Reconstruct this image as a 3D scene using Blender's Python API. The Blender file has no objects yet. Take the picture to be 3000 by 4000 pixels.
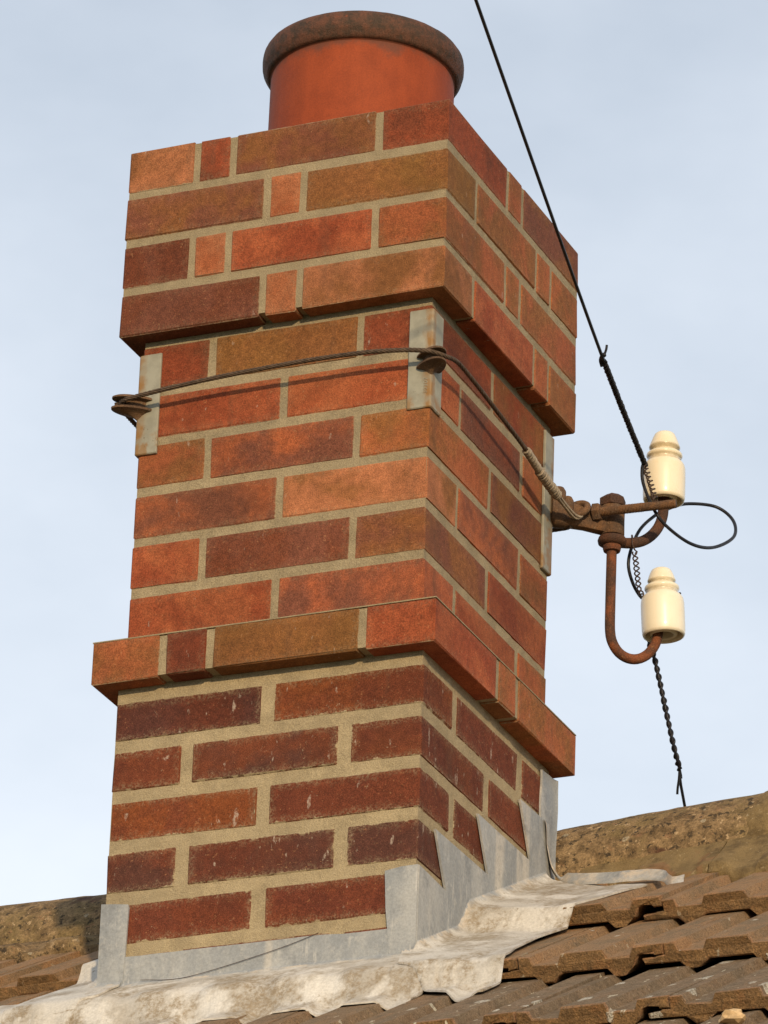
import bpy, bmesh, math, random
from mathutils import Vector, Matrix, noise as mnoise
random.seed(7)
scene = bpy.context.scene
col = scene.collection
rad = math.radians
V = Vector

# ------------------------------------------------------------------ camera
cam_d = bpy.data.cameras.new('camera')
cam = bpy.data.objects.new('camera', cam_d); col.objects.link(cam)
R_, U_, F_ = V((0.920764, 0.388632, 0.03405)), V((0.131626, -0.391641, 0.910655)), V((-0.367245, 0.834016, 0.411763))
m = Matrix((R_, U_, -F_)).transposed().to_4x4()
m.translation = V((2.731077, -6.342068, -3.448917))
cam.matrix_world = m
cam_d.sensor_fit = 'HORIZONTAL'; cam_d.sensor_width = 36.0; cam_d.lens = 261.845
cam_d.clip_start = 0.1; cam_d.clip_end = 3000
scene.camera = cam

# ------------------------------------------------------------------ sky, sun, exposure
SUN_EL, SUN_AZ = 13.5, 30.0           # azimuth from the chimney's front (-Y) towards its right side (+X)
S = V((math.sin(rad(SUN_AZ))*math.cos(rad(SUN_EL)), -math.cos(rad(SUN_AZ))*math.cos(rad(SUN_EL)), math.sin(rad(SUN_EL))))
world = bpy.data.worlds.new('World'); scene.world = world; world.use_nodes = True
wn, wl = world.node_tree.nodes, world.node_tree.links
wn.clear()
wo = wn.new('ShaderNodeOutputWorld'); bg = wn.new('ShaderNodeBackground')
sky = wn.new('ShaderNodeTexSky'); sky.sky_type = 'NISHITA'; sky.sun_disc = False
sky.sun_elevation = rad(SUN_EL); sky.sun_rotation = math.atan2(S.x, S.y)
sky.air_density = 1.0; sky.dust_density = 1.5; sky.ozone_density = 1.0; sky.altitude = 50
bg.inputs['Strength'].default_value = 0.118
# a thin veil of high cloud over the whole sky
tc = wn.new('ShaderNodeTexCoord'); mp = wn.new('ShaderNodeMapping'); mp.inputs['Scale'].default_value = (2.6, 2.6, 5.0)
nz = wn.new('ShaderNodeTexNoise'); nz.inputs['Scale'].default_value = 1.6; nz.inputs['Detail'].default_value = 6; nz.inputs['Roughness'].default_value = .55
mr = wn.new('ShaderNodeMapRange'); mr.inputs['From Min'].default_value = .3; mr.inputs['From Max'].default_value = .72
mr.inputs['To Min'].default_value = -.20; mr.inputs['To Max'].default_value = .22
mx = wn.new('ShaderNodeMix'); mx.data_type = 'RGBA'
mx.inputs['B'].default_value = (8.45, 9.0, 9.75, 1)
wl.new(tc.outputs['Generated'], mp.inputs['Vector']); wl.new(mp.outputs['Vector'], nz.inputs['Vector'])
sz = wn.new('ShaderNodeSeparateXYZ'); hz = wn.new('ShaderNodeMapRange'); hz.interpolation_type = 'SMOOTHSTEP'
hz.inputs['From Min'].default_value = .18; hz.inputs['From Max'].default_value = .62; hz.inputs['To Min'].default_value = .98; hz.inputs['To Max'].default_value = .46
ad = wn.new('ShaderNodeMath'); ad.operation = 'ADD'; ad.use_clamp = True
wl.new(tc.outputs['Generated'], sz.inputs[0]); wl.new(sz.outputs['Z'], hz.inputs['Value'])
wl.new(nz.outputs['Fac'], mr.inputs['Value']); wl.new(mr.outputs['Result'], ad.inputs[0]); wl.new(hz.outputs['Result'], ad.inputs[1]); wl.new(ad.outputs[0], mx.inputs['Factor'])
wl.new(sky.outputs['Color'], mx.inputs['A']); wl.new(mx.outputs['Result'], bg.inputs['Color'])
wl.new(bg.outputs['Background'], wo.inputs['Surface'])
sun_d = bpy.data.lights.new('sun', 'SUN'); sun_d.energy = 3.3; sun_d.angle = rad(1.4); sun_d.color = (1.0, .765, .475)
sun = bpy.data.objects.new('sun', sun_d); col.objects.link(sun)
sun.rotation_euler = S.to_track_quat('Z', 'Y').to_euler(); sun.location = S*20
scene.view_settings.view_transform = 'Standard'; scene.view_settings.look = 'None'
scene.view_settings.exposure = 0.0; scene.view_settings.gamma = 1.0
scene.view_settings.use_curve_mapping = False

# ------------------------------------------------------------------ material helpers
class NT:
    def __init__(s, name):
        s.m = bpy.data.materials.new(name); s.m.use_nodes = True
        s.t = s.m.node_tree; s.n = s.t.nodes; s.l = s.t.links
        s.b = s.n['Principled BSDF']; s.b.inputs['Specular IOR Level'].default_value = .25
        s.tc = s.n.new('ShaderNodeTexCoord'); s.co = s.tc.outputs['Object']
    def put(s, sock, v):
        if hasattr(v, 'is_output'): s.l.new(v, sock)
        else:
            if isinstance(v, tuple) and len(v) == 3 and sock.type == 'RGBA': v = (*v, 1)
            sock.default_value = v
    def math(s, op, a, b=0., c=0., clamp=False):
        n = s.n.new('ShaderNodeMath'); n.operation = op; n.use_clamp = clamp
        s.put(n.inputs[0], a); s.put(n.inputs[1], b); s.put(n.inputs[2], c); return n.outputs[0]
    def vmath(s, op, a, b=(0, 0, 0)):
        n = s.n.new('ShaderNodeVectorMath'); n.operation = op; s.put(n.inputs[0], a); s.put(n.inputs[1], b); return n.outputs[0]
    def noise(s, scale, detail=4, rough=.6, vec=None, stretch=None, dist=0.):
        n = s.n.new('ShaderNodeTexNoise'); v = vec or s.co
        if stretch: v = s.vmath('MULTIPLY', v, stretch)
        s.l.new(v, n.inputs['Vector']); n.inputs['Scale'].default_value = scale
        n.inputs['Detail'].default_value = detail; n.inputs['Roughness'].default_value = rough; n.inputs['Distortion'].default_value = dist
        return n.outputs['Fac']
    def voro(s, scale, vec=None, stretch=None, rnd=1.):
        n = s.n.new('ShaderNodeTexVoronoi'); v = vec or s.co
        if stretch: v = s.vmath('MULTIPLY', v, stretch)
        s.l.new(v, n.inputs['Vector']); n.inputs['Scale'].default_value = scale; n.inputs['Randomness'].default_value = rnd
        return n.outputs['Distance'], n.outputs['Color']
    def ramp(s, v, a, b, lo=0., hi=1.):
        n = s.n.new('ShaderNodeMapRange'); n.interpolation_type = 'SMOOTHSTEP'
        s.put(n.inputs['Value'], v); s.put(n.inputs['From Min'], a); s.put(n.inputs['From Max'], b)
        s.put(n.inputs['To Min'], lo); s.put(n.inputs['To Max'], hi); return n.outputs[0]
    def mix(s, f, a, b, mode='MIX'):
        n = s.n.new('ShaderNodeMix'); n.data_type = 'RGBA'; n.blend_type = mode
        s.put(n.inputs['Factor'], f); s.put(n.inputs['A'], a); s.put(n.inputs['B'], b); return n.outputs['Result']
    def scale(s, c, f):
        n = s.n.new('ShaderNodeVectorMath'); n.operation = 'SCALE'; s.put(n.inputs[0], c); s.put(n.inputs['Scale'], f); return n.outputs[0]
    def sep(s, v):
        n = s.n.new('ShaderNodeSeparateXYZ'); s.l.new(v, n.inputs[0]); return n.outputs
    def attr(s, name, kind='GEOMETRY'):
        n = s.n.new('ShaderNodeAttribute'); n.attribute_type = kind; n.attribute_name = name; return n.outputs
    def objinfo(s):
        return s.n.new('ShaderNodeObjectInfo').outputs
    def decor(s):
        "decorrelate copies that share mesh data"
        r = s.objinfo()['Random']; n = s.n.new('ShaderNodeCombineXYZ')
        s.l.new(s.math('MULTIPLY', r, 37.), n.inputs[0]); s.l.new(s.math('MULTIPLY', r, -23.), n.inputs[1]); s.l.new(s.math('MULTIPLY', r, 61.), n.inputs[2])
        s.co = s.vmath('ADD', s.co, n.outputs[0])
    def bump(s, h, strength=.5, dist=.001):
        n = s.n.new('ShaderNodeBump'); n.inputs['Strength'].default_value = strength; n.inputs['Distance'].default_value = dist
        s.put(n.inputs['Height'], h); s.l.new(n.outputs[0], s.b.inputs['Normal'])
    def out(s, color=None, rough=None):
        if color is not None: s.put(s.b.inputs['Base Color'], color)
        if rough is not None: s.put(s.b.inputs['Roughness'], rough)
        return s.m

MORT_NEW, MORT_OLD = (.315, .250, .152), (.365, .290, .175)
def mat_brick(name, old):
    t = NT(name); t.decor()
    A = t.objinfo()['Color']; B = t.attr('tint_b', 'OBJECT')['Color']
    n1 = t.noise(9, 3, .55, dist=.6); n1b = t.noise(34, 4, .65)
    f = t.ramp(t.math('ADD', t.math('MULTIPLY', n1, .76), t.math('MULTIPLY', n1b, .24)), .40, .62)
    c = t.mix(f, A, B)
    v = t.noise(95, 5, .7)
    c = t.scale(c, t.ramp(v, .25, .75, .78, 1.22))
    sp = t.noise(620, 2, .6)                                   # sand grains
    c = t.scale(c, t.ramp(sp, .28, .72, .66, 1.36))
    light = t.ramp(t.noise(230, 2, .6), .64, .74)
    c = t.mix(t.math('MULTIPLY', light, .38), c, (.44, .22, .10))
    pos = t.n.new('ShaderNodeNewGeometry').outputs['Position']
    c = t.scale(c, t.ramp(t.noise(4.2, 4, .6, vec=pos), .3, .7, .82, 1.14))      # weathering that runs over several bricks
    drip = t.ramp(t.noise(16, 4, .65, vec=pos, stretch=(1, 1, .22)), .56, .72, 0, .32); c = t.mix(drip, c, (.10, .055, .032))
    d, _ = t.voro(120); pit = t.ramp(d, .06, .11, 1, 0)
    rare = t.ramp(t.noise(26, 2), .58, .64)
    c = t.mix(t.math('MULTIPLY', t.math('MULTIPLY', pit, rare), .8), c, (.05, .025, .02))
    # mortar dragged over the arrises and splashed on the face
    u1 = t.sep(t.attr('UVMap')['Vector']); u2 = t.sep(t.attr('UVFar')['Vector'])
    ed = t.math('MINIMUM', t.math('MINIMUM', u1[0], u1[1]), t.math('MINIMUM', u2[0], u2[1]))
    k = .85 if old else .22
    wob = t.math('ADD', t.math('MULTIPLY', t.noise(46, 4, .62), .021*k), t.math('MULTIPLY', t.noise(260, 3, .7), .008*k + .002))
    wob = t.math('SUBTRACT', wob, .0130*k + .0012)
    sm = t.ramp(t.math('SUBTRACT', wob, ed), -.0012, .0014)
    haze = t.ramp(t.math('SUBTRACT', t.math('MULTIPLY', t.noise(60, 5, .75), .030), ed), 0., .016, 0., .40 if old else .2)
    haze = t.math('MULTIPLY', haze, t.ramp(t.noise(340, 3, .7), .42, .62))
    mc = MORT_OLD if old else MORT_NEW
    c = t.mix(haze, c, mc); c = t.mix(sm, c, t.scale(mc, t.ramp(sp, .3, .7, .85, 1.12)))
    spl = t.ramp(t.noise(85, 3, .6, stretch=(1, 1, .38)), .655 if old else .70, .695 if old else .74)
    spl = t.math('MULTIPLY', spl, t.ramp(t.noise(300, 3, .7), .38, .6, .2, .9))
    c = t.mix(t.math('MULTIPLY', spl, .8 if old else .5), c, (.42, .34, .27))
    if old:
        scr = t.math('MULTIPLY', t.ramp(t.noise(46, 6, .8, dist=1.2), .6, .66), t.ramp(t.noise(420, 2), .5, .62, 0, .5))
        c = t.mix(scr, c, (.42, .33, .22))
    h = t.math('ADD', t.math('MULTIPLY', sp, .5), t.math('ADD', t.math('MULTIPLY', v, .7), t.math('MULTIPLY', n1b, .5)))
    h = t.math('ADD', h, t.math('MULTIPLY', sm, .6))
    t.bump(h, .55, .0022)
    return t.out(c, .92)
def mat_mortar(name, base, dirty=False):
    t = NT(name)
    g = t.noise(700, 2, .6); v = t.noise(28, 5, .65); w = t.noise(7, 3, .6)
    c = t.scale(base, t.ramp(v, .3, .7, .84, 1.14)); c = t.scale(c, t.ramp(g, .3, .7, .78, 1.2))
    c = t.mix(t.ramp(w, .45, .7, 0, .35), c, tuple(x*y for x, y in zip(base, (.78, .80, .84))))
    d, _ = t.voro(160); c = t.mix(t.math('MULTIPLY', t.ramp(d, .05, .10, 1, 0), t.ramp(t.noise(40, 2), .55, .62, 0, .7)), c, (.09, .07, .045))
    if dirty:
        c = t.mix(t.ramp(t.noise(24, 6, .75), .48, .62, 0, .75), c, (.10, .068, .032)); c = t.mix(t.ramp(t.noise(110, 4, .7), .60, .68, 0, .8), c, (.36, .28, .16)); c = t.mix(t.ramp(t.noise(14, 4, .6), .58, .66, 0, .6), c, (.23, .12, .06))
    t.bump(t.math('ADD', g, t.math('MULTIPLY', t.noise(120, 5, .7), 2.2)), .6, .0025)
    return t.out(c, .95)
def mat_pot():
    t = NT('terracotta'); z = t.sep(t.co)[2]
    v = t.noise(16, 4, .6); g = t.noise(500, 3, .6); st = t.noise(30, 4, .6, stretch=(1, 1, .12))
    c = t.mix(t.ramp(v, .35, .7), (.285, .053, .014), (.235, .043, .012)); c = t.scale(c, t.ramp(g, .25, .75, .86, 1.12))
    c = t.scale(c, t.ramp(st, .3, .7, .9, 1.08))
    dark_collar = t.ramp(t.math('ADD', t.math('MULTIPLY', t.noise(24, 5, .7), .07), z), .212, .236, 0, .75)   # uneven darker collar under the rim
    c = t.mix(dark_collar, c, (.10, .045, .03))
    d, _ = t.voro(90); c = t.mix(t.math('MULTIPLY', t.ramp(d, .04, .08, 1, 0), t.ramp(t.noise(20, 2), .56, .62)), c, (.12, .04, .03))
    scr = t.ramp(t.noise(38, 3, .6, stretch=(1, 1, .2)), .74, .79); c = t.mix(t.math('MULTIPLY', scr, .35), c, (.6, .38, .28))
    t.bump(t.math('ADD', g, t.math('MULTIPLY', t.noise(60, 4), 1.5)), .25, .0012)
    return t.out(c, .72)
def mat_rim():
    t = NT('weathered_terracotta')
    v = t.noise(22, 6, .65, stretch=(1, 1, 2.)); w = t.noise(60, 5, .7)
    c = t.mix(t.ramp(w, .35, .65), (.055, .034, .022), (.125, .052, .030))
    c = t.mix(t.ramp(v, .62, .68, 0, .8), c, (.26, .065, .028))
    c = t.mix(t.ramp(t.noise(15, 5, .7), .64, .68, 0, .75), c, (.17, .14, .08))
    g = t.noise(420, 3, .7); c = t.scale(c, t.ramp(g, .3, .7, .8, 1.2))
    t.bump(t.math('ADD', g, t.math('MULTIPLY', w, 2.5)), .5, .0022)
    return t.out(c, .7)
def mat_lead():
    t = NT('lead'); st = t.attr('stain')['Fac']
    v = t.noise(14, 5, .65, stretch=(1, 1, .35)); w = t.noise(46, 6, .72)
    g = t.mix(t.ramp(v, .35, .68), (.255, .270, .280), (.365, .370, .362))
    g = t.mix(t.ramp(t.noise(9, 3, .5, stretch=(1.6, 1.6, .1)), .56, .66, 0, .6), g, (.58, .53, .45))
    g = t.mix(t.ramp(w, .52, .68, 0, .5), g, (.46, .45, .42)); g = t.mix(t.ramp(t.noise(20, 5, .7), .54, .68, 0, .6), g, (.185, .195, .205))
    g = t.mix(t.ramp(t.noise(120, 3, .6, stretch=(1, 1, .12)), .60, .70, 0, .4), g, (.56, .54, .50))
    g = t.mix(t.math('MULTIPLY', t.ramp(st, .25, .45), t.ramp(t.noise(30, 4), .46, .62, 0, .8)), g, (.56, .47, .36))
    s1 = t.mix(t.ramp(t.noise(11, 5, .65), .42, .66), (.54, .51, .455), (.40, .365, .31))
    s1 = t.mix(t.math('MULTIPLY', t.ramp(t.noise(13, 6, .70, stretch=(1.2, .8, .8)), .46, .58), t.ramp(t.noise(130, 5, .75), .36, .62, .1, .9)), s1, (.26, .20, .125))
    s1 = t.mix(t.ramp(t.noise(13, 4, .6), .55, .66, 0, .65), s1, (.68, .655, .60))
    s1 = t.mix(t.math('MULTIPLY', t.ramp(t.noise(90, 5, .75), .56, .66, 0, .75), t.ramp(t.noise(9, 3), .45, .6)), s1, (.22, .17, .10))
    f = t.ramp(t.math('ADD', st, t.math('MULTIPLY', t.math('SUBTRACT', t.noise(26, 5, .7), .5), .55)), .38, .62)
    c = t.mix(f, g, s1)
    c = t.scale(c, t.ramp(t.noise(300, 3, .7), .3, .7, .88, 1.1))
    t.bump(t.math('ADD', t.math('MULTIPLY', t.noise(18, 4, .55), 2.5), t.math('MULTIPLY', w, .8)), .35, .004)
    return t.out(c, .62)
def mat_tile():
    t = NT('concrete_tile'); t.decor()
    uv = t.sep(t.attr('UVMap')['Vector'])                      # u across, v up the slope from the front edge
    fr = t.attr('front')['Fac']
    v = t.noise(13, 5, .65); g = t.noise(420, 3, .7); w = t.noise(60, 6, .7)
    top = t.mix(t.ramp(v, .38, .64), (.335, .208, .112), (.235, .164, .096))
    top = t.mix(t.ramp(t.noise(26, 5, .7, stretch=(1.4, .35, .35)), .50, .64, 0, .8), top, (.370, .205, .095))
    top = t.mix(t.ramp(w, .58, .70, 0, .55), top, (.080, .060, .044))
    amt0 = t.attr('lichen', 'OBJECT')['Fac']; top = t.mix(t.ramp(amt0, .3, 1.1, 0, .68), top, t.scale((.178, .138, .094), t.ramp(w, .35, .65, .7, 1.3)))
    face = t.mix(t.ramp(w, .35, .65), (.250, .145, .062), (.160, .096, .044))
    face = t.mix(t.ramp(t.noise(24, 5, .7), .50, .64, 0, .8), face, (.270, .140, .058))
    c = t.mix(fr, top, face)
    wear = t.math('MULTIPLY', t.ramp(uv[1], .002, .010, 1, 0), t.ramp(t.noise(38, 5, .7), .40, .60, .1, .9))
    c = t.mix(t.math('MULTIPLY', wear, t.ramp(fr, .2, .9, 1., .0)), c, (.42, .215, .11))
    # lichen and droppings: pale rimmed spots with a shape of their own
    amt = t.attr('lichen', 'OBJECT')['Fac']
    d, vc = t.voro(30, stretch=(1.0, .62, .62)); rs = t.sep(vc)
    d = t.math('ADD', d, t.math('MULTIPLY', t.math('SUBTRACT', t.noise(120, 3, .6), .5), .30))
    rr = t.math('MULTIPLY', t.ramp(rs[0], .2, 1., .04, .30), amt)
    sp = t.math('MULTIPLY', t.ramp(t.math('SUBTRACT', d, rr), -.03, .015, 1, 0), t.ramp(t.math('ADD', rs[1], t.math('MULTIPLY', amt, .42)), .66, .70))
    sp = t.math('MULTIPLY', sp, t.ramp(t.noise(230, 3, .7), .33, .56, .2, 1.))
    c = t.mix(t.math('MULTIPLY', sp, .92), c, (.64, .60, .50))
    sp2 = t.math('MULTIPLY', t.ramp(t.noise(52, 4, .6, stretch=(1, .5, .5)), .645, .675), amt, clamp=True); c = t.mix(sp2, c, (.55, .50, .38))
    c = t.scale(c, t.ramp(g, .28, .72, .62, 1.38)); c = t.mix(t.ramp(t.noise(190, 4, .7), .60, .68, 0, .7), c, (.045, .03, .018))
    t.bump(t.math('ADD', g, t.math('ADD', t.math('MULTIPLY', w, 2.), t.math('MULTIPLY', sp, .8))), .85, .0042)
    return t.out(c, .93)
def mat_ridge():
    t = NT('ridge_concrete'); t.decor()
    v = t.noise(9, 5, .7); w = t.noise(48, 6, .75); g = t.noise(330, 3, .7)
    c = t.mix(t.ramp(w, .36, .64), (.125, .082, .040), (.310, .210, .108))
    c = t.mix(t.ramp(v, .46, .62, 0, .6), c, (.205, .150, .062))
    c = t.mix(t.ramp(t.noise(5.5, 4, .6), .585, .65, 0, .85), c, (.080, .034, .022))
    c = t.mix(t.ramp(t.noise(30, 5, .7), .60, .68, 0, .7), c, (.30, .165, .085))
    c = t.mix(t.ramp(t.noise(75, 4, .7), .63, .70, 0, .9), c, (.052, .042, .034))
    d, vc = t.voro(42); rs = t.sep(vc)
    d = t.math('ADD', d, t.math('MULTIPLY', t.math('SUBTRACT', t.noise(150, 3), .5), .3))
    sp = t.math('MULTIPLY', t.ramp(t.math('SUBTRACT', d, t.math('MULTIPLY', rs[0], .26)), -.03, .01, 1, 0), t.ramp(rs[1], .62, .66))
    c = t.mix(t.math('MULTIPLY', sp, .7), c, (.42, .36, .25))
    c = t.mix(t.ramp(t.noise(85, 4, .7), .55, .63, 0, .9), c, (.045, .034, .022))
    c = t.mix(t.ramp(t.noise(70, 4, .7, stretch=(1.1, .9, 1)), .61, .66, 0, .9), c, (.46, .33, .19))
    c = t.scale(c, t.ramp(g, .28, .72, .7, 1.3))
    t.bump(t.math('ADD', g, t.math('MULTIPLY', w, 2.6)), .7, .0035)
    return t.out(c, .94)
def mat_rust(name, a=(.20, .066, .026), b=(.075, .038, .024), c3=(.30, .13, .05)):
    t = NT(name)
    v = t.noise(40, 5, .7); w = t.noise(160, 5, .75)
    c = t.mix(t.ramp(v, .36, .62), a, b); c = t.mix(t.ramp(w, .55, .7, 0, .8), c, c3)
    c = t.scale(c, t.ramp(t.noise(500, 2), .3, .7, .75, 1.25))
    t.bump(t.math('ADD', w, t.noise(500, 2)), .6, .0018)
    return t.out(c, .85)
def mat_bracket():
    t = NT('galvanised_iron')
    x, y, z = t.sep(t.co)
    d = t.math('ADD', t.math('ABSOLUTE', x), t.math('ABSOLUTE', y))
    v = t.noise(35, 5, .65); c = t.mix(t.ramp(v, .35, .65), (.315, .30, .235), (.25, .238, .185))
    wob = t.math('MULTIPLY', t.math('SUBTRACT', t.noise(55, 5, .7, stretch=(1, 1, .35)), .5), .030)
    r = t.ramp(t.math('ADD', d, wob), .0045, .0165, .9, 0)
    low = t.ramp(t.math('ADD', z, wob), -.160, -.140, .7, 0)
    r = t.math('MAXIMUM', t.math('MULTIPLY', r, t.ramp(t.noise(24, 3), .38, .58, .25, 1)), t.math('MULTIPLY', low, t.ramp(t.noise(40, 4), .45, .6)))
    c = t.mix(r, c, (.245, .115, .022))
    c = t.mix(t.ramp(t.noise(150, 4, .7), .66, .71, 0, .7), c, (.13, .09, .05))
    t.bump(t.noise(120, 4, .6), .25, .001)
    return t.out(c, .55)
def mat_porcelain(name, grime, c1, c2):
    t = NT(name); x, y, z = t.sep(t.co)
    c = t.mix(t.ramp(t.noise(18, 4, .6), .35, .7), c1, c2)
    w = t.math('MULTIPLY', t.math('SUBTRACT', t.noise(90, 5, .7), .5), .006)
    for z0, z1 in grime:                                       # grime lodged in the grooves
        zz = t.math('ABSOLUTE', t.math('SUBTRACT', t.math('ADD', z, w), (z0+z1)/2))
        c = t.mix(t.math('MULTIPLY', t.ramp(zz, (z1-z0)*.35, (z1-z0)*.62, 1, 0), t.ramp(t.noise(160, 4, .7), .36, .6, .25, .9 if c1[2] < .5 else .4)), c, (.20, .135, .05))
    c = t.mix(t.ramp(t.noise(75, 4, .7), .70, .745, 0, .8), c, (.30, .17, .07))
    t.b.inputs['Specular IOR Level'].default_value = .5
    t.b.inputs['Coat Weight'].default_value = .25; t.b.inputs['Coat Roughness'].default_value = .12
    return t.out(c, .34)
def mat_plain(name, c, rough, var=.25, sc=200):
    t = NT(name); cc = t.scale(c, t.ramp(t.noise(sc, 4, .65), .3, .7, 1-var, 1+var)); t.bump(t.noise(sc*2, 3), .3, .001)
    return t.out(cc, rough)

M_NEW = mat_brick('brick_new', False); M_OLD = mat_brick('brick_old', True)
M_MN = mat_mortar('mortar_new', MORT_NEW); M_MO = mat_mortar('mortar_old', MORT_OLD)
M_BED = mat_mortar('ridge_mortar', (.225, .158, .072), True)
M_POT, M_RIM, M_LEAD, M_TILE, M_RIDGE = mat_pot(), mat_rim(), mat_lead(), mat_tile(), mat_ridge()
M_RUST = mat_rust('rust'); M_RUST2 = mat_rust('rust_dark', (.105, .045, .024), (.06, .034, .024), (.19, .085, .035))
M_CAST = mat_rust('rusty_cast_iron', (.165, .085, .040), (.09, .055, .035), (.25, .165, .095))
M_BRK = mat_bracket()
M_ROPE = mat_plain('rusted_wire_rope', (.085, .056, .036), .65, .4, 160)
M_WHIP = mat_plain('tinned_wire', (.29, .235, .17), .5, .3, 240)
M_BLACK = mat_plain('black_cable_sheath', (.016, .016, .020), .42, .3, 90)
M_TIE = mat_plain('tarnished_copper_wire', (.06, .038, .028), .5, .4, 150)
M_INS1 = mat_porcelain('cream_porcelain', ((-.002, .007), (-.019, -.010)), (.82, .73, .54), (.79, .67, .45))
M_INS2 = mat_porcelain('pale_porcelain', ((-.0035, .0015), (-.018, -.012)), (.84, .77, .60), (.80, .71, .52))
M_DARK = mat_plain('underlay', (.02, .018, .016), .95)

# ------------------------------------------------------------------ mesh helpers (all coordinates in millimetres)
MM = .001
def link(o, parent=None, kind=None, label=None, cat=None, group=None):
    col.objects.link(o)
    if parent is not None: o.parent = parent
    if kind: o['kind'] = kind
    if label: o['label'] = label
    if cat: o['category'] = cat
    if group: o['group'] = group
    return o
def empty(name, loc, label, cat, group=None):
    o = bpy.data.objects.new(name, None); o.empty_display_size = .05; o.location = V(loc)*MM
    return link(o, None, None, label, cat, group)
def wloc(o):
    v = V((0, 0, 0))
    while o is not None: v += V(o.location); o = o.parent
    return v/MM
class MB:
    "collects pieces of one mesh"
    def __init__(s): s.v = []; s.f = []
    def add(s, vs, fs):
        b = len(s.v); s.v += [V(p) for p in vs]; s.f += [tuple(i+b for i in f) for f in fs]; return s
    def box(s, lo, hi):
        (a, b, c), (d, e, f) = lo, hi
        return s.add([(a,b,c),(d,b,c),(d,e,c),(a,e,c),(a,b,f),(d,b,f),(d,e,f),(a,e,f)],
                     [(3,2,1,0),(4,5,6,7),(0,1,5,4),(1,2,6,5),(2,3,7,6),(3,0,4,7)])
    def prism(s, poly, ext):
        "poly: 3D loop, ext: vector"
        n = len(poly); e = V(ext); vs = [V(p) for p in poly] + [V(p)+e for p in poly]
        return s.add(vs, [tuple(range(n))[::-1], tuple(range(n, 2*n))] + [(i, (i+1) % n, n+(i+1) % n, n+i) for i in range(n)])
    def tube(s, path, r, sides=8, cap=True, closed=False):
        path = [V(p) for p in path]; n = len(path); rs = r if isinstance(r, (list, tuple)) else [r]*n
        t0 = (path[1]-path[0]).normalized(); up = V((0, 0, 1)) if abs(t0.z) < .9 else V((1, 0, 0))
        nrm = t0.cross(up).normalized(); vs = []; pt = t0
        for i, p in enumerate(path):
            if closed: t = (path[(i+1) % n]-path[i-1]).normalized()
            else: t = (path[min(i+1, n-1)]-path[max(i-1, 0)]).normalized()
            nrm = (pt.rotation_difference(t) @ nrm); nrm = (nrm - t*nrm.dot(t)).normalized(); pt = t; bi = t.cross(nrm)
            for k in range(sides):
                a = 2*math.pi*k/sides; vs.append(p + (nrm*math.cos(a)+bi*math.sin(a))*rs[i])
        fs = [(i*sides+k, i*sides+(k+1) % sides, (i+1)*sides+(k+1) % sides, (i+1)*sides+k) for i in range(n-1) for k in range(sides)]
        if closed: fs += [((n-1)*sides+k, (n-1)*sides+(k+1) % sides, (k+1) % sides, k) for k in range(sides)]
        elif cap: fs += [tuple(range(sides))[::-1], tuple(range((n-1)*sides, n*sides))]
        return s.add(vs, fs)
    def lathe(s, prof, c=(0, 0, 0), seg=48, a0=0., a1=360., mat=None, closed_prof=False):
        c = V(c); full = abs(a1-a0) >= 359.9; m_ = seg if full else seg+1; n = len(prof); vs = []
        for j in range(m_):
            a = rad(a0+(a1-a0)*j/seg)
            for r, z in prof:
                p = V((r*math.cos(a), r*math.sin(a), z)); p = mat @ p if mat else p; vs.append(p+c)
        fs = []; kk = n if closed_prof else n-1
        for j in range(seg):
            j2 = (j+1) % m_ if full else j+1
            for i in range(kk):
                i2 = (i+1) % n; fs.append((j*n+i, j2*n+i, j2*n+i2, j*n+i2))
        if not full: fs += [tuple(range(n)), tuple(range((m_-1)*n, m_*n))[::-1]]
        return s.add(vs, fs)
    def sheet(s, rows, th, nrm=None):
        "grid of points with thickness th downwards (or along -nrm)"
        R, Cn = len(rows), len(rows[0]); d = V(nrm or (0, 0, 1))*-th
        vs = [p for r in rows for p in r]; vs += [V(p)+d for p in vs]; o = R*Cn; fs = []
        for i in range(R-1):
            for j in range(Cn-1):
                a, b, c_, e = i*Cn+j, i*Cn+j+1, (i+1)*Cn+j+1, (i+1)*Cn+j
                fs += [(a, b, c_, e), (o+e, o+c_, o+b, o+a)]
        for j in range(Cn-1):
            a, b = j, j+1; fs.append((b, a, o+a, o+b)); a, b = (R-1)*Cn+j, (R-1)*Cn+j+1; fs.append((a, b, o+b, o+a))
        for i in range(R-1):
            a, b = i*Cn, (i+1)*Cn; fs.append((a, b, o+b, o+a)); a, b = i*Cn+Cn-1, (i+1)*Cn+Cn-1; fs.append((b, a, o+a, o+b))
        return s.add(vs, fs)
    def build(s, name, mat, parent=None, org=None, smooth=False, fix=True, **kw):
        o = V(org) if org is not None else (wloc(parent) if parent else V((0, 0, 0)))
        me = bpy.data.meshes.new(name); me.from_pydata([(p-o)*MM for p in s.v], [], s.f)
        if fix:
            bm = bmesh.new(); bm.from_mesh(me); bmesh.ops.recalc_face_normals(bm, faces=bm.faces); bm.to_mesh(me); bm.free()
        if mat: me.materials.append(mat)
        if smooth:
            me.polygons.foreach_set('use_smooth', [True]*len(me.polygons))
            if smooth != True: me.set_sharp_from_angle(angle=rad(smooth))
        ob = bpy.data.objects.new(name, me)
        po = wloc(parent) if parent else V((0, 0, 0))
        ob.location = (o-po)*MM
        return link(ob, parent, **kw)
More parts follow.
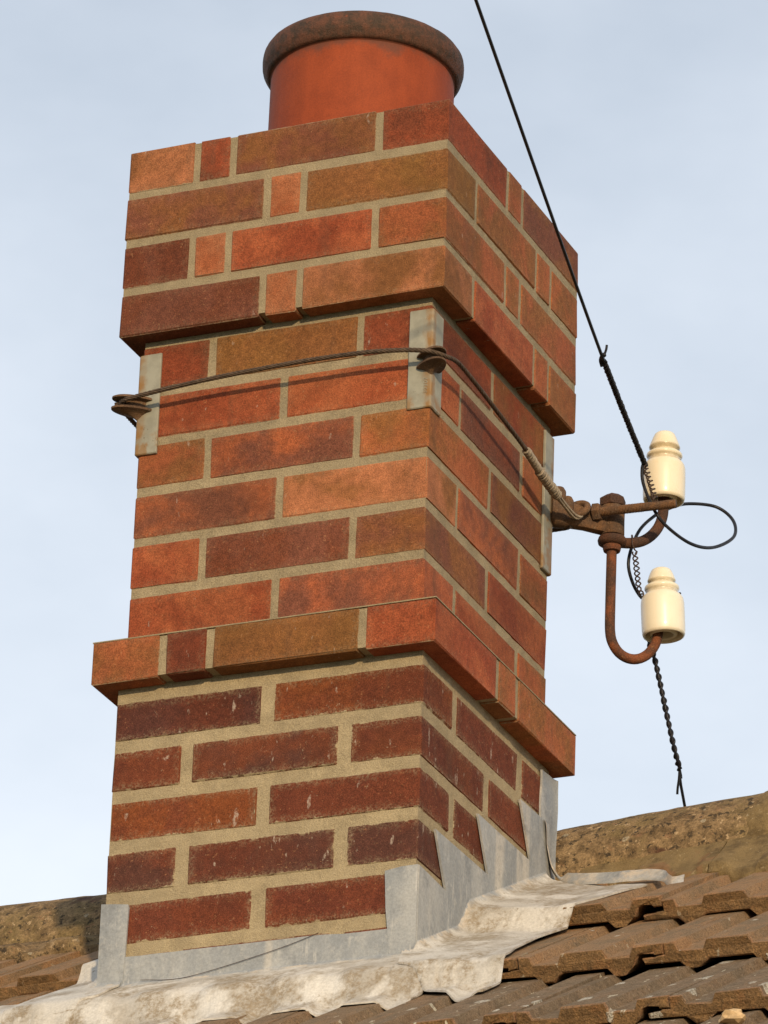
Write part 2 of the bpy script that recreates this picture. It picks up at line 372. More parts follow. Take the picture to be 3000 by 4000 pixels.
def spline(pts, step=4.):
    "Catmull-Rom through pts, resampled at about step mm"
    P = [V(p) for p in pts]; P = [2*P[0]-P[1]] + P + [2*P[-1]-P[-2]]; out = []
    for i in range(1, len(P)-2):
        n = max(2, int((P[i+1]-P[i]).length/step))
        for k in range(n):
            t = k/n; a, b, c, d = P[i-1], P[i], P[i+1], P[i+2]
            out.append(.5*((2*b)+(c-a)*t+(2*a-5*b+4*c-d)*t*t+(3*b-a-3*c+d)*t**3))
    out.append(P[-2]); return out
def helix(path, R, pitch, phase=0., per=10, wob=0.):
    "helix wound round a path"
    path = [V(p) for p in path]; L = [0.]
    for a, b in zip(path, path[1:]): L.append(L[-1]+(b-a).length)
    N = max(3, int(L[-1]/pitch*per)); out = []; i = 0
    nrm = None; pt = None
    for k in range(N+1):
        d = L[-1]*k/N
        while i < len(L)-2 and L[i+1] < d: i += 1
        t = (path[i+1]-path[i]).normalized(); p = path[i].lerp(path[i+1], (d-L[i])/max(1e-6, L[i+1]-L[i]))
        if nrm is None: nrm = t.cross(V((0, 0, 1)) if abs(t.z) < .9 else V((1, 0, 0))).normalized()
        else: nrm = pt.rotation_difference(t) @ nrm
        nrm = (nrm-t*nrm.dot(t)).normalized(); pt = t; bi = t.cross(nrm); a = phase+2*math.pi*d/pitch
        rr = R*(1+wob*mnoise.noise(V((k*.13, R, pitch))))
        out.append(p+(nrm*math.cos(a)+bi*math.sin(a))*rr)
    return out
def nz3(x, y, z=0., s=.01): return mnoise.noise(V((x*s, y*s, z*s)))
def catm(a): return rad(a)

# ------------------------------------------------------------------ ground
g = MB(); g.add([(-300000, -300000, -5050), (300000, -300000, -5050), (300000, 300000, -5050), (-300000, 300000, -5050)], [(0, 1, 2, 3)])
g.build('ground', mat_plain('grass', (.07, .085, .035), .95, .3, 3), kind='structure')

# ------------------------------------------------------------------ roof
TAN, TP = .632, .508                                     # roof pitch, pitch of each tile
TH = math.atan(TP)
ROOF = empty('tiled_roof', (-220, 430, -965), 'brown concrete interlocking tiled roof slope below the ridge, around the chimney base', 'roof')
COURSES = [(165, 289), (-82, 382), (-366, 497), (-640, 595), (-915, 497)]   # front edge y, one joint x
COVER = 198.
def zplane(y): return -965+TAN*y
def trough(off):
    o = off % 99.
    def ss(a, b, v):
        t = min(1, max(0, (v-a)/(b-a))); return t*t*(3-2*t)
    return 12*(ss(14, 21, o)-ss(51, 58, o))
def yfront(k, x):
    y = COURSES[k][0]
    if k == 0: y = 132 if x < -200 else 165
    return y
def ztile(x, y):
    k = len(COURSES)-1
    for i in range(len(COURSES)):
        if y >= yfront(i, x): k = i; break
    yf = yfront(k, x)
    return zplane(yf)+TP*(y-yf)-trough(x-COURSES[k][1])
def ztile_b(x, y):
    "tile surface without its troughs, and the trough depth there"
    k = len(COURSES)-1
    for i in range(len(COURSES)):
        if y >= yfront(i, x): k = i; break
    yf = yfront(k, x); return zplane(yf)+TP*(y-yf), trough(x-COURSES[k][1])
def ztile_s(x, y, tf=1., w=36, n=9):
    "cloth-like cover: looks up the slope so that it hangs over each course edge; tf = how far it sinks into the troughs"
    t = ws_ = 0.
    for i in range(n):
        g_ = .25+math.sin(math.pi*(i+.5)/n)
        for dx, k in ((-6, 1), (0, 1.4), (6, 1)):
            b_, d_ = ztile_b(x+dx, y+w*i/(n-1)); t += (b_-d_*tf)*g_*k; ws_ += g_*k
    return t/ws_
PROF = [(0,0),(15,0),(20,-11),(52,-12),(58,0),(114,0),(119,-11),(151,-12),(157,0),(196.5,0),(196.5,-14),(184,-15),(183,-12),(169,-11),
        (163,-13),(156,-24),(152,-29),(143,-36),(127,-36.5),(118,-26),(58,-25),(53,-29),(45,-36),(29,-36.5),(19,-26),(-29,-25),(-30,-18),(-13,-17),(-12,-15),(-.8,-15)]
def tile_mesh(name, seed, length=345):
    rnd = random.Random(seed); n = len(PROF); rows = []
    cx = sum(p[0] for p in PROF)/n; cy = sum(p[1] for p in PROF)/n
    # inward offset for a softened front arris
    inn = []
    for i in range(n):
        a, b, c = V(PROF[i-1]), V(PROF[i]), V(PROF[(i+1) % n])
        e1, e2 = (b-a).normalized(), (c-b).normalized(); nn = V((e1.y+e2.y, -(e1.x+e2.x))).normalized()
        inn.append(V(b)+nn*1.7)
    for s, prof in ((0, inn), (2.6, PROF), (60, PROF), (170, PROF), (length, PROF)):
        row = []
        for (u, w) in prof:
            j = 1.3 if s < 10 else .5
            row.append(V((u+rnd.uniform(-j, j)*.8, s+(rnd.uniform(-1.6, 1.6) if s < 10 else 0), w+rnd.uniform(-j, j)*.7)))
        rows.append(row)
    vs = [p for r in rows for p in r]; fs = []; front = []; k = len(rows)
    fs.append(tuple(range(n))); front.append(1.)
    for i in range(k-1):
        for q in range(n):
            fs.append((i*n+q, (i+1)*n+q, (i+1)*n+(q+1) % n, i*n+(q+1) % n)); front.append(.55 if i == 0 else 0.)
    fs.append(tuple(range((k-1)*n, k*n))[::-1]); front.append(0.)
    me = bpy.data.meshes.new(name); me.from_pydata([p*MM for p in vs], [], fs)
    at = me.attributes.new('front', 'FLOAT', 'FACE'); at.data.foreach_set('value', front)
    uvl = me.uv_layers.new(name='UVMap')
    for lp in me.loops:
        p = me.vertices[lp.vertex_index].co; uvl.data[lp.index].uv = (p.x, p.y)
    bm = bmesh.new(); bm.from_mesh(me); bmesh.ops.recalc_face_normals(bm, faces=bm.faces); bm.to_mesh(me); bm.free()
    me.materials.append(M_TILE); return me
TILES = [tile_mesh('roof_tile', 11+i) for i in range(5)]
TILES_S = [tile_mesh('roof_tile', 31+i, 400) for i in range(2)]
rt = random.Random(5)
for k, (y0, jx) in enumerate(COURSES):
    j0 = jx - math.ceil((jx+1250)/COVER)*COVER
    x = j0
    while x < 1300:
        xm = x+COVER/2
        if k == 0 and -640 < xm < -40 and False: pass
        yf = yfront(k, xm)
        if not (yf > 0 and -380 < xm < -60):                  # covered by the chimney itself
            o = bpy.data.objects.new('roof_tile', rt.choice(TILES if k else TILES_S))
            up = {0: 3.5 if 60 < xm < 300 else 0}.get(k, 0)+rt.uniform(-.8, .8)
            o.location = (V((x+rt.uniform(-.6, .6), yf+rt.uniform(-3, 3), zplane(yf)+up))-V(ROOF.location)/MM)*MM
            o.rotation_euler = (TH+rt.uniform(-.006, .006), rt.uniform(-.006, .006)-(.012 if (k == 0 and xm > 60) else 0), rt.uniform(-.006, .006))
            link(o, ROOF); o['lichen'] = (.25, .5, 1.15, 1.25, 1.25)[k] if x > 60 else (.3, .4, .8, 1, 1)[k]
        x += COVER
# boarding below the tiles and the far slope
d = MB()
d.add([(x, y, z) for x in (-1300, 1300) for (y, z) in ((-1100, zplane(-1100)-75), (590, zplane(590)-78), (1900, zplane(590)-78-TAN*1470), (1900, zplane(590)-200-TAN*1470), (590, zplane(590)-200), (-1100, zplane(-1100)-200))],
      [(0, 6, 7, 1), (1, 7, 8, 2), (2, 8, 9, 3), (3, 9, 10, 4), (4, 10, 11, 5), (5, 11, 6, 0), (0, 1, 2, 3, 4, 5), (11, 10, 9, 8, 7, 6)])
d.build('roof_deck', M_DARK, ROOF)
d = MB(); d.add([(x, y, z) for x in (-1300, 1300) for (y, z) in ((550, zplane(590)-45), (1900, zplane(590)-40-TAN*1470), (1900, zplane(590)-66-TAN*1470), (550, zplane(590)-72))],
                [(0, 4, 5, 1), (1, 5, 6, 2), (2, 6, 7, 3), (3, 7, 4, 0), (0, 1, 2, 3), (7, 6, 5, 4)])
d.build('far_slope', M_TILE, ROOF)

def ridge_tile(x0, x1, z0, z1, R=118, y=590, th=17, seed=0):
    nx, na = max(6, int((x1-x0)/14)), 40; rows = []
    for i in range(nx+1):
        f = i/nx; x = x0+(x1-x0)*f; zc = z0+(z1-z0)*f; r = []
        e = 1-.012*(i in (0, nx))
        for j in range(na+1):
            a = math.pi*j/na; rr = R*e+1.6*nz3(x+seed*999, math.cos(a)*R, math.sin(a)*R, .022)+1.1*nz3(x+seed*77, math.cos(a)*R, math.sin(a)*R, .07)
            r.append(V((x+(1.5*nz3(j*9, seed*50, 0, .1) if i in (0, nx) else 0), y-rr*math.cos(a), zc+rr*math.sin(a))))
        rows.append(r)
    mb = MB(); n = na+1
    inner = [[V((p.x, y+(p.y-y)*(R-th)/R, (z0+(z1-z0)*i/nx)+(p.z-(z0+(z1-z0)*i/nx))*(R-th)/R)) for p in r] for i, r in enumerate(rows)]
    vs = [p for r in rows for p in r]+[p for r in inner for p in r]; o = len(rows)*n; fs = []
    for i in range(nx):
        for j in range(na):
            a, b, c, e = i*n+j, i*n+j+1, (i+1)*n+j+1, (i+1)*n+j; fs += [(a, b, c, e), (o+e, o+c, o+b, o+a)]
        for j in (0, na): a, b = i*n+j, (i+1)*n+j; fs.append((a, b, o+b, o+a))
    for i in (0, nx):
        for j in range(na): a, b = i*n+j, i*n+j+1; fs.append((a, b, o+b, o+a))
    mb.add(vs, fs); return mb.build('ridge_tile', M_RIDGE, ROOF, org=(x0, y, z0), smooth=40)
RZ = lambda x: -711.0 if x < -60 else -696.0+(x+17)*.066     # ridge centre height; it kicks up to the right of the stack
ridge_tile(-58, 336, RZ(-58), RZ(336), seed=1)
ridge_tile(332, 785, RZ(332)+3, RZ(785)-14, R=123, seed=2)
ridge_tile(781, 1240, RZ(785)-14, RZ(785)-14, seed=3)
ridge_tile(-905, -462, RZ(-905), RZ(-462), seed=4)
ridge_tile(-1290, -902, RZ(-905)-2, RZ(-462), R=120, seed=5)
def ridge_bed(x0, x1, seed, yo, mat):
    rows = []; n = int((x1-x0)/6)
    for i in range(n+1):
        x = x0+(x1-x0)*i/n; y_out = yo(x); w = 5*nz3(x, seed*100, 0, .02)+2.5*nz3(x, seed*100, 5, .08); zb = min(ztile(x, y_out), ztile(x+4, y_out), ztile(x-4, y_out))
        zr = RZ(x)
        sec = [(y_out+6-w*.6, zb-2), (y_out-w, zb+7), (y_out+3-w*.7+2*nz3(x, 7, seed, .1), zb+21+w*.5), (y_out+14, zb+30+w*.4), ((y_out+14)*.5+476*.5, (zb+30)*.45+max(zr+14, zb+36)*.55+w*.4-4), (477, max(zr+20, zb+36)), (505, zr+14)]
        rows.append([V((x, a+.7*nz3(x, a, b, .15), b+.9*nz3(x, b, a+50, .12))) for a, b in sec])
    mb = MB(); mb.sheet([list(reversed(r)) for r in rows], 2, (0, -.4, .9)); return mb.build('ridge_mortar', mat, ROOF, smooth=50)
YO = lambda x: 392 if x < 0 else (452-max(0, x-30)*.25 if x < 300 else max(300, 384-max(0, x-300)*.3))
ridge_bed(12, 268, 1, YO, M_BED); ridge_bed(271, 900, 3, YO, M_BED); ridge_bed(-1250, -462, 4, YO, M_RIDGE)
# mortar smeared thinly over the ridge joint
rows = []
for i in range(23):
    f = i/22; r = []
    for j in range(41):
        a = math.pi*.03+math.pi*.72*j/40; w0 = 284+14*nz3(j*7, 3, 3, .03)+16*math.sin(a*1.8); w1 = 341+5*nz3(j*9, 8, 1, .05)
        xx = w0+(w1-w0)*f; lift = 116.5+4.2*math.sin(math.pi*min(1, f*1.02))**.6+.9*nz3(xx, j*8, 0, .05)
        r.append(V((xx, 590-lift*math.cos(a), RZ(xx)+lift*math.sin(a))))
    rows.append(r)
MB().sheet(rows, 3).build('ridge_mortar', M_BED, ROOF, smooth=True)

# ------------------------------------------------------------------ chimney stack
CH = empty('chimney_stack', (-220, 225, -972), 'square red and brown brick chimney stack with oversailing top and projecting band', 'chimney')
COLS = {  # albedo
 'o': (.285, .081, .030), 'r': (.215, .047, .018), 'b': (.192, .075, .024), 'p': (.150, .051, .029), 'l': (.330, .122, .053), 'g': (.188, .080, .022),
 'd': (.112, .030, .015), 'e': (.082, .031, .021), 'f': (.182, .051, .015), 'h': (.140, .037, .016)}
MIXB = {'o': 'b', 'r': 'h', 'b': 'o', 'p': 'h', 'l': 'b', 'g': 'o', 'd': 'h', 'e': 'd', 'f': 'd', 'h': 'd'}
_bm = {}
def brick_mesh(L, W, H, var, old, ex):
    key = (round(L, 1), round(W, 1), round(H, 1), var, old, ex)
    if key in _bm: return _bm[key]
    rnd = random.Random(int(L*13+W*7+H*3+var*101+old*55)); a, b, c = L/2, W/2, H/2
    bm = bmesh.new(); bmesh.ops.create_cube(bm, size=1.)
    for v in bm.verts: v.co = V((v.co.x*L, v.co.y*W, v.co.z*H))
    bmesh.ops.bevel(bm, geom=bm.edges[:], offset=1.9 if not old else 2.6, segments=1, affect='EDGES', profile=.5)
    for v in bm.verts: v.co += V((rnd.uniform(-.7, .7), rnd.uniform(-.7, .7), rnd.uniform(-.8, .8)))
    u1 = bm.loops.layers.uv.new('UVMap'); u2 = bm.loops.layers.uv.new('UVFar'); bm.normal_update()
    for f in bm.faces:
        n = f.normal; ax = max(range(3), key=lambda i: abs(n[i])); o = [i for i in range(3) if i != ax]; h = (a, b, c)
        for lp in f.loops:
            p = lp.vert.co
            lp[u1].uv = ((h[o[0]]+p[o[0]])*MM, (h[o[1]]+p[o[1]])*MM); lp[u2].uv = ((h[o[0]]-p[o[0]])*MM, (h[o[1]]-p[o[1]])*MM)
            if o[0] < 2:
                lo_, hi_ = ex[o[0]*2], ex[o[0]*2+1]                # exposed at the low / high end of this axis
                if lo_: lp[u1].uv = (lp[u1].uv[0]+1, lp[u1].uv[1])
                if hi_: lp[u2].uv = (lp[u2].uv[0]+1, lp[u2].uv[1])
    bmesh.ops.scale(bm, vec=(MM, MM, MM), verts=bm.verts)
    me = bpy.data.meshes.new('brick'); bm.to_mesh(me); bm.free(); me.materials.append(M_OLD if old else M_NEW)
    _bm[key] = me; return me
rb = random.Random(21)
BOX = [0, 0, 0, 0]
def brick(x0, x1, y0, y1, z0, z1, tint, old=False):
    ex = (x0 < BOX[0]+1, x1 > BOX[1]-1, y0 < BOX[2]+1, y1 > BOX[3]-1)
    me = brick_mesh(x1-x0, y1-y0, z1-z0, rb.randrange(3), old, ex)
    o = bpy.data.objects.new('brick', me); c = V(((x0+x1)/2, (y0+y1)/2, (z0+z1)/2))
    j = .5 if not old else .7
    c += V((rb.uniform(-j, j), rb.uniform(-j, j), rb.uniform(-.7, .7)))
    o.location = (c-V(CH.location)/MM)*MM; o.rotation_euler = (rb.uniform(-.003, .003), rb.uniform(-.003, .003), rb.uniform(-.002, .002))
    link(o, CH); ta = COLS[tint[0]]; tb = COLS[tint[1] if len(tint) > 1 and tint[1] != tint[0] else MIXB[tint[0]]]; k = rb.uniform(.93, 1.07)
    o.color = (*[q*k for q in ta], 1); o['tint_b'] = [q*k*rb.uniform(.95, 1.05) for q in tb]
    return o
def course(x0, x1, y0, y1, z0, z1, kind, front, right, old=False, jw=10., odd=0):
    """kind 'A': bricks return along the sides at the corners (front shows half, .., half)
       kind 'B': bricks run along front and back at the corners. odd: width of the cut piece."""
    D = 102.; S = 215.; rnd = lambda: ''.join(rb.choice('orbpl' if not old else 'dehf') for _ in range(2))
    w, l = x1-x0, y1-y0; BOX[:] = [x0, x1, y0, y1]
    def run(total, pieces):
        "lengths of pieces ('S','H','c') fitted exactly into total"
        raw = [S if p == 'S' else (D if p == 'H' else odd) for p in pieces]; k = (total-jw*(len(raw)-1)); fac = k/sum(raw)
        out = []; x = 0
        for r in raw: out.append((x, x+r*fac)); x += r*fac+jw
        return out
    if kind == 'A':
        fp = ['H', 'c', 'S', 'H'] if odd else ['H', 'S', 'H']; sp = ['S', 'c', 'S'] if odd else ['S', 'S']
        fr = run(w, fp); sr = run(l, sp)
        for i, (a, b) in enumerate(fr):
            if 0 < i < len(fr)-1:
                brick(x0+a, x0+b, y0, y0+D, z0, z1, front[i], old); brick(x0+a, x0+b, y1-D, y1, z0, z1, rnd(), old)
        hl, hr = fr[0][1], fr[-1][1]-fr[-1][0]
        for i, (a, b) in enumerate(sr):
            brick(x0, x0+hl, y0+a, y0+b, z0, z1, front[0] if i == 0 else rnd(), old)
            brick(x1-hr, x1, y0+a, y0+b, z0, z1, right[i], old)
    else:
        fp = ['S', 'c', 'S'] if odd else ['S', 'S']; sp = ['H', 'S', 'c', 'H'] if odd else ['H', 'S', 'H']
        fr = run(w, fp); sr = run(l, sp)
        hl, hr = sr[0][1], sr[-1][1]-sr[-1][0]
        for i, (a, b) in enumerate(fr):
            brick(x0+a, x0+b, y0, y0+hl, z0, z1, front[i], old)
            brick(x0+a, x0+b, y1-hr, y1, z0, z1, right[-1] if i == len(fr)-1 else rnd(), old)
        for i, (a, b) in enumerate(sr):
            if 0 < i < len(sr)-1:
                brick(x1-D, x1, y0+a, y0+b, z0, z1, right[i], old); brick(x0, x0+D, y0+a, y0+b, z0, z1, rnd(), old)
OC, OS, OL = 26.5, 34.8, 7.4
# oversailing top, four courses (z 292.5 down to 0)
cx0, cx1, cy0, cy1 = -440-OC, OC, -OC, 450.5+OC
rows_c = [('A', ['lb', 'r', 'bp', 'r'], ['r', 'b', 'pb']), ('B', ['pb', 'lo', 'bg'], ['bg', 'b', 'o', 'b']),
          ('A', ['p', 'ol', 'ro', 'ob'], ['ob', 'o', 'bo']), ('B', ['pp', 'lo', 'lb'], ['l', 'ro', 'o', 'o'])]
for i, (k, f, r) in enumerate(rows_c):
    zt = 292.5-i*76.5; course(cx0, cx1, cy0, cy1, zt-64.5, zt, k, f, r, odd=47, jw=9.5)
# shaft, six courses
rows_s = [('A', ['r', 'bg', 'r'], ['r', 'br']), ('B', ['ro', 'or'], ['r', 'pr', 'ob']), ('A', ['o', 'po', 'bo'], ['ob', 'bp']),
          ('B', ['op', 'lb'], ['ob', 'po', 'o']), ('A', ['ro', 'ph', 'ph'], ['pb', 'or']), ('B', ['or', 'po'], ['ob', 'or', 'o'])]
for i, (k, f, r) in enumerate(rows_s):
    zt = -11.5-i*76.4; course(-440, 0, 0, 450.5, zt-64.2, zt, k, f, r, jw=9.5)
# projecting band
course(-440-OS, OS, -OS, 450.5+OS, -533, -471, 'A', ['o', 'r', 'bg', 'rp'], ['ro', 'o', 'o'], odd=60, jw=11)
# old courses below the band
lx0, lx1, ly0, ly1 = -440-OL, OL, -OL, 450.5+OL
rows_l = [('B', ['de', 'hf'], ['h', 'd', 'd']), ('A', ['d', 'eh', 'ed'], ['dh', 'h']), ('B', ['fh', 'dh'], ['e', 'h', 'd']),
          ('A', ['eh', 'ed', 'de'], ['ed', 'd']), ('B', ['dh', 'hd'], ['d', 'd', 'd']), ('A', ['d', 'd', 'd'], ['d', 'd']), ('B', ['d', 'd'], ['d', 'd', 'd'])]
for i, (k, f, r) in enumerate(rows_l):
    zt = -618.6+73.8-i*73.8-7.6; course(lx0, lx1, ly0, ly1, zt-58.6, zt, k, f, r, True, jw=17)
# mortar: solid core of each stage, a little behind the brick faces, jointed with an uneven surface
def core(x0, x1, y0, y1, z0, z1, mat, rec, amp=1., step=11):
    mb = MB(); x0 += rec; x1 -= rec; y0 += rec; y1 -= rec
    def face(o, du, dv, nu, nv, nrm, seed):
        o, du, dv, nrm = V(o), V(du), V(dv), V(nrm); vs = []
        for j in range(nv+1):
            for i in range(nu+1):
                p = o+du*(i/nu)+dv*(j/nv); e = 0 if i in (0, nu) or j in (0, nv) else 1
                vs.append(p+nrm*e*amp*(1.0*nz3(p.x+seed, p.y, p.z, .05)+.7*nz3(p.x+seed, p.y, p.z, .17)))
        n = nu+1; mb.add(vs, [(j*n+i, j*n+i+1, (j+1)*n+i+1, (j+1)*n+i) for j in range(nv) for i in range(nu)])
    w, l, h = x1-x0, y1-y0, z1-z0; a, b, c = int(w/step), int(l/step), max(2, int(h/step))
    face((x0, y0, z0), (w, 0, 0), (0, 0, h), a, c, (0, -1, 0), 0); face((x1, y0, z0), (0, l, 0), (0, 0, h), b, c, (1, 0, 0), 300)
    face((x1, y1, z0), (-w, 0, 0), (0, 0, h), a, c, (0, 1, 0), 600); face((x0, y1, z0), (0, -l, 0), (0, 0, h), b, c, (-1, 0, 0), 900)
    mb.add([(x0, y0, z1), (x1, y0, z1), (x1, y1, z1), (x0, y1, z1)], [(0, 1, 2, 3)]); mb.add([(x0, y0, z0), (x1, y0, z0), (x1, y1, z0), (x0, y1, z0)], [(3, 2, 1, 0)])
    bmx = mb.build('mortar', mat, CH, fix=False); return bmx
core(cx0, cx1, cy0, cy1, 3, 290, M_MN, 1.5, .5)
core(-440, 0, 0, 450.5, -471.5, 2.5, M_MN, 1.3, .5)
core(-440-OS, OS, -OS, 450.5+OS, -530.5, -473, M_MN, 1.6, .5)
core(-440-OS, OS, -OS, 450.5+OS, -471.6, -469.9, M_MN, -.15, 0)       # thin pale mortar-coloured strip along the top arris of the band
core(lx0, lx1, ly0, ly1, -1180, -530, M_MO, 1.3, .5)
fl = MB(); c0 = V((-221, 226, 0))
fl.add([(cx0+6, cy0+6, 291), (cx1-6, cy0+6, 291), (cx1-6, cy1-6, 291), (cx0+6, cy1-6, 291), (c0.x-150, c0.y-150, 330), (c0.x+150, c0.y-150, 330), (c0.x+150, c0.y+150, 330), (c0.x-150, c0.y+150, 330)],
       [(0, 1, 5, 4), (1, 2, 6, 5), (2, 3, 7, 6), (3, 0, 4, 7), (4, 5, 6, 7)])
fl.build('flaunching', M_MN, CH)

# ------------------------------------------------------------------ chimney pot
POT = empty('chimney_pot', (-221, 226, 293), 'round terracotta chimney pot with a dark rolled rim on top of the stack', 'chimney pot')
pb = MB(); pb.lathe([(136, 294), (135, 400), (134.5, 486), (133.5, 491), (136, 493), (120, 500), (118, 300)], (-221, 226, 0), 96)
pb.build('pot_body', M_POT, POT, smooth=40)
pr = MB(); prof = [(118, 494), (134, 492.5), (138, 493), (141.5, 495.5), (142.8, 499.5), (145.8, 503.5), (147.6, 511), (148, 519), (146.8, 527), (142.6, 533.5), (136, 536.5), (127, 535), (120, 528), (118, 510)]
pr.lathe(prof, (-221, 226, 0), 128)
for v in pr.v:
    d = V((v.x+221, v.y-226, 0)); a = math.atan2(d.y, d.x); v += d.normalized()*(.9*nz3(d.x*1, d.y*1, v.z, .03)+.5*nz3(d.x, d.y, v.z, .11))
pr.build('rim', M_RIM, POT, smooth=True)

# ------------------------------------------------------------------ lead flashings
FX0, FX1, FY = -447.5, 7.5, -7.5                     # old brickwork footprint
def foot_d(x, y):
    dx = max(FX0-x, 0, x-FX1); dy = max(FY-y, 0); return math.hypot(dx, dy)
def zlead(x, y, lift, wr=1.):
    d = foot_d(x, y); dx = max(FX0-x, 0, x-FX1); dy = max(FY-y, 0); r = (13*dy+30*dx+.01)/(dx+dy+.001); q = min(1, max(0, (d-25)/95)); tf = q*q*(3-2*q)*1.05
    if x > FX1 or x < FX0: e = min(1, max(0, (-70-y)/50)); tf *= .16+.84*e
    z = ztile_s(x, y, tf, 36-20*q); lift = lift*(1-.42*q)
    if d < r: z += r-math.sqrt(max(0., r*r-(r-d)**2))
    return z+lift+wr*(1.5*nz3(x, y, lift*9, .012)+.2*nz3(x, y, lift*9+40, .05))*min(1, d/30)
def lead_obj(mb, name, label, stain_fn):
    o = mb.build(name, M_LEAD, None, org=(mb.v[0].x, mb.v[0].y, mb.v[0].z), smooth=62, label=label, cat='flashing', group='lead flashings round the chimney base')
    me = o.data; at = me.attributes.new('stain', 'FLOAT', 'POINT'); loc = V(o.location)/MM
    at.data.foreach_set('value', [stain_fn(V(v.co)/MM+loc) for v in me.vertices]); return o
def up_panel(mb, poly, axis, th=2.6, n=1):
    "flat upstand dressed against a wall: outline in (u,z) on the plane x=const or y=const"
    if axis == 'x': mb.prism([(FX1+1.6, u, z) for u, z in poly], (th, 0, 0))
    elif axis == 'xl': mb.prism([(FX0-.4, u, z) for u, z in poly], (-th, 0, 0))
    else: mb.prism([(u, FY-.4, z) for u, z in poly], (0, -th, 0))
def st(p):
    d = foot_d(p.x, p.y)
    if d > 5.5: return min(1, .44+(d-5)/32*.56)
    return .2
# front apron
ap = MB(); rows = []
nyy, nxx = 40, 210
for i in range(nyy+1):
    r = []
    for j in range(nxx+1):
        x = -592+(62+592)*j/nxx; yb = -136+2.5*nz3(x, 0, 9, .02)
        f = i/nyy; y = FY-1+(yb-FY)*(f**1.25)
        r.append(V((x, y, zlead(x, y, 4.0))))
    rows.append(r)
ap.sheet(rows, 2.6)
top = [(-412+(412-20)*i/16, -925.5+1.0*nz3(i*30, 2, 2, .05)-(2.2 if i > 12 else 0)) for i in range(17)]
up_panel(ap, [(-20, -1010), (-412, -1010)]+top, 'y')
lead_obj(ap, 'lead_apron', 'long grey lead apron with stained scalloped lower edge across the front of the chimney base', st)
# right side: stepped flashing and cover sheet
rs_ = MB(); rows = []
def lerp_pts(pts, y):
    for (a, b), (c, d) in zip(pts, pts[1:]):
        if y <= c: t = max(0, (y-a)/(c-a)); return b+(d-b)*t
    return pts[-1][1]
XR = [(-190, 172), (-140, 170), (-82, 166), (-50, 158), (40, 152), (120, 160), (165, 168), (212, 186), (251, 195), (320, 206), (380, 214)]
def xlft(y):
    if y > FY: return FX1+1
    t = min(1, (FY-y)/80); return -19+(14+19)*t
nyy, nxx = 150, 64
for i in range(nyy+1):
    f = i/nyy; r = []; a = xlft(-87+(440+87)*f); b = lerp_pts(XR, -188+(330+188)*f)
    for j in range(nxx+1):
        t = (j/nxx)**1.25; x = a+(b-a)*t
        yb = -72-.64*(x-14)+4*math.sin((x-14)*.045); yt = 440-.58*(x-8)
        if x > 150: yb += (x-150)**2*.012
        yy = yb+(yt-yb)*f
        r.append(V((x, yy, zlead(x, yy, 8.5))))
    rows.append(r)
rs_.sheet(rows, 2.8)
steps = [(-9, -842), (84, -846), (42, -773), (229, -771), (187, -697), (381, -696), (338, -619.5), (448, -617)]
low = [(448, ztile(12, 448)-30), (200, ztile(12, 200)-20), (-9, ztile(12, -9)-20)]
up_panel(rs_, steps+low, 'x', 3.2)
up_panel(rs_, [(FX1+3.6, -1010), (FX1+3.6, -842), (-12, -842.5), (-36, -846), (-33, -900), (-26, -960), (-18, -1010)], 'y', 3.6)
lead_obj(rs_, 'lead_step_flashing', 'stepped grey lead flashing climbing the right side of the chimney, spread over the tiles', st)
# left side
ls = MB(); rows = []
XL = [(-160, -548), (-82, -551), (0, -540), (60, -534), (130, -545), (180, -552), (255, -556), (330, -556)]
XR2 = [(-170, -452), (-95, -444), (-82, -438), (-76, -416), (-8, -414)]
for i in range(nyy+1):
    f = i/nyy; y = -146+(330+146)*f; r = []; a, b = lerp_pts(XL, y), (FX0-1 if y > FY else lerp_pts(XR2, y))
    for j in range(51):
        x = a+(b-a)*j/50; r.append(V((x, y, zlead(x, y, 8.0))))
    rows.append(r)
ls.sheet(rows, 2.8)
up_panel(ls, [(FX0-3, -1000), (-413, -1000), (-412, -960), (-409.5, -856), (-410.5, -851), (-430, -848.5), (FX0-3, -846.5)], 'y', 3.4)
up_panel(ls, [(-9, -846), (84, -846), (42, -773), (229, -771), (187, -697), (381, -696), (338, -619.5), (448, -617)]+low, 'xl', 3.2)
lead_obj(ls, 'lead_corner_flashing', 'narrow upright grey lead strip at the left front corner, flared over the tiles', st)
# upright strip at the back right corner and the saddle under the ridge
bk = MB(); n = 14
strip = [(418+1.2*math.sin(i*.9), -545-(-545+700)*i/n) for i in range(n+1)]
pts = []
rows = [[V((FX1+4+(2.5 if j == 8 else 0)+.8*nz3(j*20, z, 0, .03), u+(472-u+2.5*math.sin(z*.03))*j/8, z+(3*j/8 if i == 0 else 0))) for j in range(9)] for i, (u, z) in enumerate(strip)]
bk.sheet(rows, 3.2, (1, 0, 0))
lead_obj(bk, 'lead_back_strip', 'pale lead strip standing at the back right corner just below the brick band', lambda p: .22)
sd = MB(); sp_ = spline([(12, 428, -618), (12.5, 434, -645), (13.5, 441, -668), (19, 446, -688), (34, 432, -706), (53, 406, -722), (80, 386, -733), (117, 372, -741), (152, 364, -746), (190, 357, -750), (223, 338, -763), (247, 303, -787), (262, 309, -783)], 6)
rows = []
